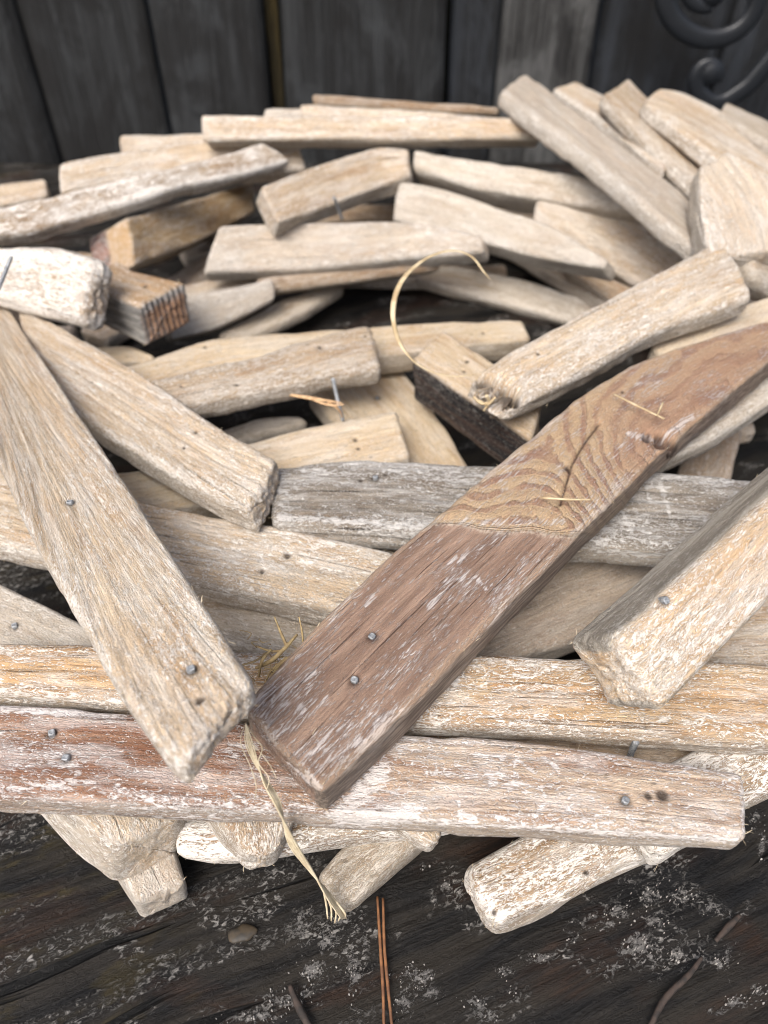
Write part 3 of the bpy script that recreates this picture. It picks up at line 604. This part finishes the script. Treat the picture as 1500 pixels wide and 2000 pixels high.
# ------------------------------------------------------------------ tabletop of dark weathered boards
def table_mat():
    N = NT("wet_dark_weathered_wood")
    tc = N.n.new('ShaderNodeTexCoord').outputs['Object']
    rot = N.n.new('ShaderNodeMapping'); N.put(rot.inputs[0], tc); rot.inputs['Rotation'].default_value = (0, 0, RAD(-22)); v = rot.outputs[0]
    wrp = N.noise(N.vec(v, (9, 14, 9)), 2); 
    s = N.sep(v); y2 = N.math('ADD', s[1], N.math('MULTIPLY', wrp, .02)); v2 = N.comb(s[0], y2, s[2])
    fib = N.noise(N.vec(v2, (60, 900, 60)), 5, .6, .2); med = N.noise(N.vec(v2, (14, 120, 14)), 5, .6, .5); big = N.noise(N.vec(v2, (14, 28, 14), (.3, .8, 0)), 4, .6, .6)
    c = N.mix(N.ramp(med, .35, .65), (.0065, .0065, .007), (.022, .019, .0155))
    c = N.mix(N.ramp(big, .52, .64, 0, .8), c, N.mix(N.ramp(fib, .35, .65), (.034, .018, .011), (.012, .008, .007)))
    # olive film on the left, blue black on the right
    xl = N.ramp(s[0], -.07, .0, 1, 0)
    c = N.mix(N.math('MULTIPLY', xl, N.ramp(N.noise(N.vec(v2, (40, 110, 40), (2, 2, 2)), 4, .6), .5, .64, 0, .7)), c, (.045, .035, .013))
    rid = N.noise(N.vec(v2, (5, 115, 5), (5, 3, 1)), 2, .45, .1)
    rmask = N.ramp(rid, .51, .58)
    sp = N.noise(N.vec(v, (520, 800, 520)), 5, .72, .8)
    # pale lichen crust: ridges on the left, speckled clusters elsewhere
    clus = N.noise(N.vec(v, (38, 60, 38), (7.3, 1.1, 0)), 5, .62, .8)
    m1 = N.math('MULTIPLY', N.math('MULTIPLY', rmask, N.ramp(sp, .47, .62)), N.ramp(s[0], .03, .0))
    m2 = N.math('MULTIPLY', N.ramp(clus, .53, .64), N.ramp(sp, .5, .56))
    m3 = N.ramp(sp, .69, .73, 0, .6)
    lich = N.math('MAXIMUM', N.math('MULTIPLY', m1, .85), N.math('MAXIMUM', m2, m3))
    ld = N.attr('lich'); fs = N.noise(N.vec(v, (900, 1100, 900), (4, 4, 4)), 4, .75, 1.0)
    md = N.noise(N.vec(v, (150, 260, 150), (6, 4, 4)), 4, .7, 1.0)
    dm = N.math('ADD', N.math('MULTIPLY', ld, .15), N.math('ADD', N.math('MULTIPLY', fs, .55), N.math('MULTIPLY', md, .45)))
    lich = N.math('MAXIMUM', lich, N.ramp(dm, .62, .66))
    lc = N.mix(N.ramp(sp, .45, .75), (.15, .145, .14), (.36, .35, .33))
    c = N.mix(N.math('MULTIPLY', lich, .8), c, lc)
    ck = N.ramp(N.noise(N.vec(v2, (7, 150, 7), (8, 8, 1)), 3, .5), .64, .68); c = N.mix(ck, c, (.004, .004, .004))
    N.put(N.b.inputs['Base Color'], c)
    N.put(N.b.inputs['Roughness'], N.mix(lich, N.mix(N.ramp(med, .3, .7), (.42,)*3, (.75,)*3), (.95,)*3))
    N.b.inputs['Specular IOR Level'].default_value = .22
    h = N.math('ADD', N.math('MULTIPLY', fib, .6), N.math('MULTIPLY', med, 1.2)); h = N.math('ADD', h, N.math('MULTIPLY', lich, .5))
    h = N.math('ADD', h, N.math('MULTIPLY', sp, .8)); h = N.math('SUBTRACT', h, N.math('MULTIPLY', ck, 1.5))
    N.bump(h, .0012, .9); return N.m
def grid(xs, ys, fz):
    X, Y = np.meshgrid(xs, ys); Z = fz(X, Y); n, m = X.shape
    i = np.arange(n*m).reshape(n, m)
    return np.stack([X, Y, Z], -1).reshape(-1, 3), np.stack([i[:-1, :-1], i[:-1, 1:], i[1:, 1:], i[1:, :-1]], -1).reshape(-1, 4)
def table_z(X, Y):
    c, s = math.cos(RAD(22)), math.sin(RAD(22)); u = X*c+Y*s; v = -X*s+Y*c
    v = v + .006*vnoise(u*9, v*12, u*0, 5)
    z = .0007*vnoise(u*9, v*115, u*0, 31) + .0004*fbm(u*60, v*500, u*0, 32, 3) + .0006*fbm(X*70, Y*70, X*0, 33, 2)
    return z - .0018 
xs = np.unique(np.r_[np.linspace(-.14, .14, 380), np.linspace(-1.2, -.14, 60), np.linspace(.14, 1.2, 60)])
ys = np.unique(np.r_[np.linspace(.03, .20, 230), np.linspace(.2, .68, 120), np.linspace(-.9, .03, 60)])
V, Fc = grid(xs, ys, table_z)
LCL = [(1270,1745,44,28), (1205,1780,30,22), (1170,1800,52,20), (1245,1850,46,26), (1320,1870,34,24), (1120,1830,20,18), (1050,1870,34,12), (985,1900,20,18), (1000,1935,22,10), (930,1960,28,18), (960,1985,22,16), (1340,1750,26,12), (1390,1770,26,20), (1290,1800,34,16),
       (810,1905,40,24), (835,1935,30,26), (795,1955,22,34), (1410,1880,26,20), (1450,1955,44,14), (1480,1935,24,16), (1400,1975,30,10), (640,1830,30,34), (610,1900,34,36), (690,1900,16,46), (560,1950,50,26), (660,1790,16,30), (500,1985,70,14), (1475,1600,14,24), (1490,1650,12,34), (870,1730,14,18), (830,1690,14,14), (590,1820,30,50), (715,1840,10,30), (850,1760,16,12)]
pjt = proj(V); ld = np.zeros(len(V)); front = V[:, 1] < .22
for (cx, cy, sx_, sy_) in LCL:
    e2 = ((pjt[:, 0]-cx)/sx_/1.1)**2 + ((pjt[:, 1]-cy)/sy_/1.1)**2
    ld = np.maximum(ld, np.where(front & (V[:, 1] > .035), np.exp(-e2), 0))
tb = mesh_obj("tabletop", V, Fc, table_mat(), attrs=dict(lich=ld))
tag(tb, "dark wet wooden tabletop with crusts of pale grey lichen, under the wreath", None, kind="structure")

# ------------------------------------------------------------------ fence
def fence_mat(name, c1, c2, moss=0):
    N = NT(name); tc = N.n.new('ShaderNodeTexCoord').outputs['Object']
    oi = N.n.new('ShaderNodeObjectInfo').outputs['Random']
    v = N.vadd(tc, N.comb(oi, oi, N.math('MULTIPLY', oi, 7.)))
    g1 = N.noise(N.vec(v, (260, 260, 9)), 5, .65, .3); g2 = N.noise(N.vec(v, (40, 40, 5), (3, 3, 3)), 4, .6, .5); g3 = N.noise(N.vec(v, (420, 420, 60)), 3)
    c = N.mix(N.ramp(g1, .35, .68), c1, c2)
    c = N.mix(N.ramp(g2, .45, .7, 0, .7), c, tuple(x*2.0 for x in c2))
    c = N.mix(N.ramp(g3, .6, .75, 0, .6), c, tuple(x*2.2 for x in c2))
    g4 = N.noise(N.vec(v, (22, 22, 14), (1, 6, 3)), 4, .65, .8); c = N.mix(N.ramp(g4, .52, .40, 0, .75), c, (.0035, .0035, .004)); c = N.mix(N.ramp(g4, .56, .70, 0, .6), c, tuple(x*1.9 for x in c2))
    if moss: c = N.mix(N.ramp(g2, .4, .6, .3, .9), c, (.05, .034, .006))
    N.put(N.b.inputs['Base Color'], c); N.b.inputs['Roughness'].default_value = .85
    N.bump(N.math('ADD', g1, g3), .002, .8); return N.m
FM = [fence_mat("black_stained_board", (.003, .0034, .004), (.017, .019, .021)), fence_mat("grey_weathered_board", (.010, .010, .010), (.052, .053, .053)),
      fence_mat("blue_black_board", (.004, .005, .0065), (.014, .017, .022)), fence_mat("mossy_board", (.016, .014, .008), (.03, .024, .008), 1)]
FY = .70
fence = bpy.data.objects.new("wooden_fence", None); COL.objects.link(fence); fence.location = (0, FY, 0)
tag(fence, "dark stained fence of upright boards of uneven width, behind the wreath", "fence")
def plank(x0, x1, y, th, m, seed):
    nx, nz = 14, 90; xs_ = np.linspace(x0, x1, nx); zs_ = np.linspace(-.35, 1.1, nz)
    V, Fs = [], []
    for side in (0, 1):
        for z in zs_:
            for i, x in enumerate(xs_):
                ed = min(i, nx-1-i)
                wv_ = .0008*vnoise(np.array([z*14.]), np.array([x*300.]), np.array([seed*1.]), 3)[0]
                V.append((x + (.0012*vnoise(np.array([z*9.]), np.array([seed+i//7*3.]), np.array([0.]), 4)[0]), y + side*th + (wv_ - (0 if ed else -.002))*(1 if side == 0 else -1), z))
    n = nx*nz
    for k in range(nz-1):
        for i in range(nx-1):
            a = k*nx+i; Fs.append([a, a+1, a+nx+1, a+nx]); Fs.append([n+a+1, n+a, n+a+nx, n+a+nx+1])
        a = k*nx; Fs.append([a+nx, n+a+nx, n+a, a]); a = k*nx+nx-1; Fs.append([a, n+a, n+a+nx, a+nx])
    o = mesh_obj('plank', np.array(V), Fs, m, fence); return o
def fx(px, py, y): # where the sight line through a picture point meets the fence plane
    d = ray((px, py))[0]; return (d*(y/d[1]))[0]
edges = [(-430, 40, 0, 0), (48, 292, .004, 0), (300, 512, -.008, 0), (520, 545, .012, 3), (548, 872, .002, 0), (884, 975, .016, 2), (984, 1165, -.010, 1), (1172, 1420, .006, 2), (1430, 1640, .003, 2), (1650, 1900, -.006, 0), (1910, 2200, .004, 0), (-700, -440, -.005, 0)]
for k, (a_, b_, dy, m) in enumerate(edges):
    plank(fx(a_, 60, FY+dy), fx(b_, 60, FY+dy), dy, .016, FM[m], k*5)
for zz in (-.05, .8):
    x0, x1 = fx(-690, 60, FY), fx(2190, 60, FY)
    b = [(x, y, z) for z in (zz-.04, zz+.04) for (x, y) in ((x0, .034), (x1, .034), (x1, .07), (x0, .07))]
    mesh_obj('rail', np.array(b), [[0, 1, 5, 4], [1, 2, 6, 5], [2, 3, 7, 6], [3, 0, 4, 7], [4, 5, 6, 7], [3, 2, 1, 0]], FM[0], fence, smooth=False)

# ------------------------------------------------------------------ wrought iron scroll
iron = metal("black_painted_iron", (.018, .021, .026), .38, .2)
scroll = bpy.data.objects.new("iron_scroll", None); COL.objects.link(scroll); SY = FY-.055
scroll.location = (0, SY, 0)
tag(scroll, "black wrought iron scrollwork standing in front of the fence at the upper right", "scrollwork")
def bar(name, pts, w0, w1, depth=.007, end_ball=0):
    """flat bar with a rounded section swept along a path given in the plane y = SY"""
    P = np.array(pts, float); P = resample(P, 90); P = smooth_line(P, 4)
    T = np.gradient(P, axis=0); T /= np.linalg.norm(T, axis=1)[:, None]
    S_ = np.stack([T[:, 1], -T[:, 0]], -1)
    n = len(P); k = 14; V = []; Fs = []
    for i in range(n):
        wi = w0+(w1-w0)*i/(n-1)
        for j in range(k):
            th = 2*math.pi*j/k; cx = math.copysign(abs(math.cos(th))**.7, math.cos(th))*wi/2; cy = math.copysign(abs(math.sin(th))**.7, math.sin(th))*depth/2
            V.append((P[i, 0]+S_[i, 0]*cx, cy, P[i, 1]+S_[i, 1]*cx))
    for i in range(n-1):
        for j in range(k): Fs.append([i*k+j, i*k+(j+1) % k, (i+1)*k+(j+1) % k, (i+1)*k+j])
    Fs.append(list(range(k))[::-1]); Fs.append([(n-1)*k+j for j in range(k)])
    return mesh_obj(name, np.array(V), Fs, iron, scroll)
def sp(px, py):
    d = ray((px, py))[0]; p = CAM + d*(SY/d[1]); return (p[0], p[2])
def arc(cx, cy, r0, r1, a0, a1, n=40): # picture-plane helper: angle clockwise from the right
    return [sp(cx+(r0+(r1-r0)*i/n)*math.cos(RAD(a0+(a1-a0)*i/n)), cy+(r0+(r1-r0)*i/n)*math.sin(RAD(a0+(a1-a0)*i/n))) for i in range(n+1)]
pxm = abs(sp(1400, 0)[0]-sp(1401, 0)[0])
bar('upper_scroll', arc(1390, -16, 92, 92, 215, -20, 40) + arc(1390, -16, 92, 26, -20, -270, 40), 42*pxm, 26*pxm)
bar('lower_scroll', [sp(1640, -120), sp(1570, 20), sp(1520, 100), sp(1460, 170), sp(1415, 200), sp(1385, 200), sp(1362, 178), sp(1358, 150), sp(1372, 128), sp(1392, 126), sp(1404, 142), sp(1396, 156)], 42*pxm, 32*pxm)
bar('stem', [sp(1310, -700), sp(1292, -400), sp(1292, -150), sp(1299, -60)], 34*pxm, 34*pxm)
# boss closing the lower scroll, and the ball in the eye of the upper one
def ball(name, px, py, r, flat=.8):
    x, z = sp(px, py); V = []; Fs = []; nu, nv = 16, 10
    for i in range(nv+1):
        for j in range(nu):
            a = math.pi*i/nv; b_ = 2*math.pi*j/nu; V.append((x+r*math.sin(a)*math.cos(b_), r*flat*math.cos(a), z+r*math.sin(a)*math.sin(b_)))
    for i in range(nv):
        for j in range(nu): Fs.append([i*nu+j, i*nu+(j+1) % nu, (i+1)*nu+(j+1) % nu, (i+1)*nu+j])
    mesh_obj(name, np.array(V), Fs, iron, scroll)
ball('boss', 1388, 142, 27*pxm, .5); ball('boss', 1392, -14, 26*pxm, .6)

# ------------------------------------------------------------------ loose bits
straw = flat_mat("dry_straw", (.60, .50, .33), (.40, .30, .17), 160, .6, (1, 1, 1))
raffia = flat_mat("pale_plant_fibre", (.66, .58, .42), (.50, .42, .28), 400, .7)
needle = flat_mat("brown_pine_needle", (.26, .12, .05), (.13, .06, .03), 300, .5)
twigm = flat_mat("dark_twig", (.05, .035, .028), (.02, .016, .014), 400, .8)
splint = flat_mat("fresh_splinter", (.62, .42, .24), (.45, .28, .15), 400, .7)
def catmull(P, n=10):
    P = np.asarray(P, float); Q = np.vstack([2*P[0]-P[1], P, 2*P[-1]-P[-2]]); out = []
    for i in range(1, len(Q)-2):
        for k in range(n):
            t = k/n; out.append(.5*((2*Q[i]) + (-Q[i-1]+Q[i+1])*t + (2*Q[i-1]-5*Q[i]+4*Q[i+1]-Q[i+2])*t*t + (-Q[i-1]+3*Q[i]-3*Q[i+1]+Q[i+2])*t**3))
    out.append(Q[-2]); return np.array(out)
def tube(pts, rads, V, Fs, k=6, flat=1.0, rough=0, ref=(0, 0, 1)):
    P = catmull(pts, 8); n = len(P); r = np.interp(np.linspace(0, 1, n), np.linspace(0, 1, len(rads)), rads)
    T = np.gradient(P, axis=0); T /= np.linalg.norm(T, axis=1)[:, None]+1e-12
    S_ = np.cross(T, ref); S_ /= np.linalg.norm(S_, axis=1)[:, None]+1e-9; B_ = np.cross(T, S_); b = len(V)
    for i in range(n):
        for j in range(k):
            th = 2*math.pi*j/k; rr_ = r[i]*(1+random.uniform(-rough, rough)); V.append(P[i] + S_[i]*math.cos(th)*rr_ + B_[i]*math.sin(th)*rr_*flat)
    for i in range(n-1):
        for j in range(k): Fs.append([b+i*k+j, b+i*k+(j+1) % k, b+(i+1)*k+(j+1) % k, b+(i+1)*k+j])
    Fs.append([b+j for j in range(k)][::-1]); Fs.append([b+(n-1)*k+j for j in range(k)])
def bit(name, strands, mat, label, cat, parent=None, group=None):
    V, Fs = [], []
    for (pts, rads, flat) in strands: tube([at(*p) for p in pts], rads, V, Fs, flat=flat, rough=.08)
    V = np.array(V); c = V.mean(0)
    o = mesh_obj(name, V-c, Fs, mat, parent); o.location = c if parent is None else c-WL
    if parent is None: tag(o, label, cat, group)
    return o
z_ = lambda l, z: [(x, y, z/1000) for x, y in l]
bit('curled_grass', [([(925,732,.0735), (880,734,.073), (835,722,.0745), (800,697,.078), (775,655,.083), (768,600,.088), (785,548,.092), (828,507,.094), (880,489,.094), (920,500,.092), (945,530,.089), (957,545,.087)],
     [.0003, .0005, .0006, .0006, .0009, .0011, .0012, .0009, .0010, .0007, .0005, .0002], .15)], straw,
    "curled dry grass blade rising in a hook over the hole of the wreath", "dry grass")
def strand(base, dx, dz): return [(x+dx*math.sin(i*1.3), y, z+dz*i) for i, (x, y, z) in enumerate(base)]
rb = [(480,1412,.0685), (486,1450,.0665), (500,1490,.0625), (520,1530,.0600), (540,1565,.0585), (556,1610,.050), (575,1655,.040), (610,1705,.028), (645,1755,.018), (672,1795,.009)]
strs = [(strand(rb, d, 0.00012*i), [.00012, .00018, .00024, .0003, .00034, .0003, .0002], .6) for i, d in enumerate((-7, -3, 0, 3, 7))]
strs += [([(484,1420,.068), (497,1440,.070), (512,1462,.069), (505,1490,.066), (525,1520,.064), (520,1545,.062)], [.00012]*3, 1), ([(478,1415,.068), (470,1450,.068), (490,1500,.064), (500,1535,.061), (498,1560,.056)], [.0001]*3, 1),
         ([(490,1450,.067), (515,1478,.069), (530,1500,.066), (540,1520,.063)], [.0001]*3, 1)]
strs += [([(630,1730,.021), (655+9*i, 1775+4*i, .013), (664+7*i-10, 1803-4*abs(i), .008)], [.0003, .0003, .0002], 1) for i in (-2, -1, 0, 1, 2)]
bit('fibre_strand', strs, raffia, "pale frayed plant fibre strand hanging between the tips of the two crossing sticks", "fibre strand")
wd = [([(500,1305,.057), (530,1290,.062), (560,1262,.064), (580,1240,.063)], [.0005, .0007, .0006, .0004], 1), ([(500,1262,.058), (530,1272,.061), (556,1270,.063)], [.0003, .0004, .0003], 1),
      ([(560,1262,.064), (548,1235,.065), (536,1205,.066)], [.0005, .0004, .0002], 1), ([(592,1262,.062), (590,1235,.066), (584,1205,.069)], [.0003, .0003, .0002], 1),
      ([(525,1330,.057), (545,1300,.061), (575,1278,.063), (600,1262,.062)], [.0004, .0005, .0005, .0003], 1), ([(515,1340,.056), (530,1310,.060), (560,1283,.062)], [.0003]*3, 1),
      ([(535,1335,.057), (552,1306,.062), (585,1270,.064)], [.0002]*3, 1), ([(470,1300,.062), (500,1290,.062), (520,1275,.060)], [.0003]*3, 1), ([(505,1320,.056), (512,1290,.063), (530,1268,.063)], [.0007, .0006, .0003], .6)]
for i in range(26):
    x, y = 540+random.gauss(0, 26), 1290+random.gauss(0, 24); wd.append(([(x, y, .058), (x+random.uniform(-12, 12), y+random.uniform(-12, 12), .0605), (x+random.uniform(-20, 20), y+random.uniform(-22, 12), .061)], [.00012, .00016, .0001], 1))
bit('dried_weed', wd, flat_mat("dried_weed", (.42, .32, .16), (.28, .20, .10), 400), "tangle of dried weed stalks caught between the two crossing sticks", "dried weed")
bit('straw_bit', [([(1200,770,.0775), (1240,790,.078), (1298,818,.0775)], [.0003, .0005, .0004], .7)], straw, "longest of the straw bits lying on the red brown stick, near its knot", "straw")
bit('straw_bit', [([(1295,786,.0785), (1290,798,.0785), (1284,812,.0783)], [.0003, .0004, .0003], .7)], straw, "shortest straw bit, end on to the longest one near the knot", "straw")
bit('straw_bit', [([(1060,972,.0745), (1105,975,.0752), (1155,976,.0745)], [.0004, .0005, .0003], .7)], straw, "straw bit lying level over the split of the red brown stick", "straw")
bit('splinter', [([(558,770,.047), (600,776,.049), (668,787,.051)], [.0006, .0012, .0004], .5), ([(600,775,.049), (640,790,.051), (672,790,.052)], [.0008, .0008, .0003], .5), ([(640,785,.050), (662,800,.047), (668,815,.043)], [.0008, .0007, .0004], .6)], splint,
    "orange wood splinter lying against the bare nail", "splinter")
bit('nail', [([(650,738,.056), (658,775,.049), (670,822,.041)], [.0009, .0009, .0008], 1)], nail_mat, None, None, parent=wreath)
bit('nail', [([(22,500,.098), (12,525,.094), (-4,565,.090)], [.0007, .0009, .0009], 1)], nail_mat, None, None, parent=wreath)
bit('nail', [([(652,385,.068), (660,405,.06), (668,428,.052)], [.0009, .0009, .0009], 1)], nail_mat, None, None, parent=wreath)
bit('nail', [([(1243,1448,.044), (1236,1462,.040), (1230,1480,.034)], [.0010, .0010, .0010], 1)], nail_mat, None, None, parent=wreath)
bit('pine_needle', [(z_([(737,1752), (743,1850), (748,1930), (750,2010)], 1.2), [.0004, .0005, .0004], 1)], needle, "left one of the pair of brown pine needles on the tabletop", "pine needle", group="pine needles on the tabletop")
bit('pine_needle', [(z_([(748,1755), (751,1850), (758,1930), (766,2010)], 1.2), [.0004, .0005, .0004], 1)], needle, "right one of the pair of brown pine needles on the tabletop", "pine needle", group="pine needles on the tabletop")
bit('twig', [(z_([(1268,2010), (1300,1950), (1345,1905), (1372,1870)], 1.0), [.0007, .0009, .0008, .0005], .7)], twigm, "longer dark twig lying on the tabletop at the lower right corner", "twig")
bit('twig', [(z_([(1398,1838), (1425,1808), (1446,1788)], 1.0), [.0006, .0010, .0006], .7)], twigm, "short reddish twig on the tabletop above the longer dark one", "twig")
bit('twig', [(z_([(566,1925), (580,1960), (606,2010)], 1.0), [.0006, .0011, .0010], .7)], twigm, "dark twig lying on the lichen left of the pine needles", "twig")
bit('grass_tuft', [([(950,772,.0715), (955,785,.068), (945,802,.064)], [.0007, .0006, .0004], 1), ([(935,782,.0675), (952,790,.067), (968,776,.0705)], [.0005, .0006, .0004], 1), ([(925,775,.0685), (940,788,.067), (955,786,.068)], [.0004, .0006, .0005], 1)], straw, "yellow dry stalk stuck in the hollow end of the pale broken stick", "dry stalk")

# lichen crumbs with real thickness
lich = flat_mat("grey_lichen", (.36, .35, .33), (.22, .21, .20), 900, .95)
V, Fs = [], []
clusters = [(1270,1745,40,26), (1205,1780,24,18), (1170,1800,46,16), (1245,1850,40,22), (1320,1870,30,20), (1120,1830,16,14), (1050,1870,30,10), (985,1900,16,14), (1000,1935,18,8), (930,1960,24,14), (960,1985,18,12), (1340,1750,22,10), (1390,1770,22,16), (1290,1800,30,14),
            (800,1900,42,22), (830,1930,30,30), (790,1950,20,34), (1410,1880,22,16), (1450,1950,40,14), (1480,1930,20,14), (640,1830,26,30), (610,1900,34,34), (690,1900,14,50), (560,1950,40,26), (660,1790,14,26), (500,1990,60,10), (1470,1600,10,20), (1490,1640,8,30), (870,1730,10,14), (830,1690,10,10)]
for (cx, cy, sx_, sy_) in clusters:
    for _ in range(int(2+sx_*sy_/45)):
        p = at(cx+random.gauss(0, sx_*.6), cy+random.gauss(0, sy_*.6), -.0012); r0 = 10**random.uniform(-4.2, -3.6); k = 6; b = len(V); hh = r0*random.uniform(.4, 1.1)
        an = random.uniform(0, 6)
        for (zz, s) in ((-.001, 1.1), (hh*.6, 1.0), (hh, .5)):
            for j in range(k):
                th = an+2*math.pi*j/k; rr_ = r0*s*random.uniform(.5, 1.5); V.append((p[0]+rr_*math.cos(th), p[1]+rr_*math.sin(th), p[2]+zz))
        for q_ in range(2):
            for j in range(k): Fs.append([b+q_*k+j, b+q_*k+(j+1) % k, b+(q_+1)*k+(j+1) % k, b+(q_+1)*k+j])
        Fs.append([b+2*k+j for j in range(k)])
o = mesh_obj('lichen', np.array(V), Fs, lich); tag(o, "crumbs of pale grey lichen scattered over the dark tabletop", "lichen", kind='stuff')
# pebble pressed into the left of the tabletop
c0 = at(472, 1822, .0002); V, Fs = [], []; nu, nv = 18, 7
for i in range(nv+1):
    a_ = math.pi/2*i/nv
    for j in range(nu):
        b_ = 2*math.pi*j/nu; rr_ = .0033*math.sin(a_)*(1+.18*math.sin(b_*2+.5)+.08*math.sin(b_*5)); V.append((rr_*math.cos(b_)*1.15, rr_*math.sin(b_)*.8, (.0009*math.cos(a_)-.0008)))
for i in range(nv):
    for j in range(nu): Fs.append([i*nu+j, (i+1)*nu+j, (i+1)*nu+(j+1) % nu, i*nu+(j+1) % nu])
o = mesh_obj('pebble', np.array(V), Fs, flat_mat("brownish_pebble", (.05, .036, .02), (.022, .019, .015), 300, .6)); o.location = c0
tag(o, "flat brownish pebble half sunk in the tabletop below the wreath", "pebble")
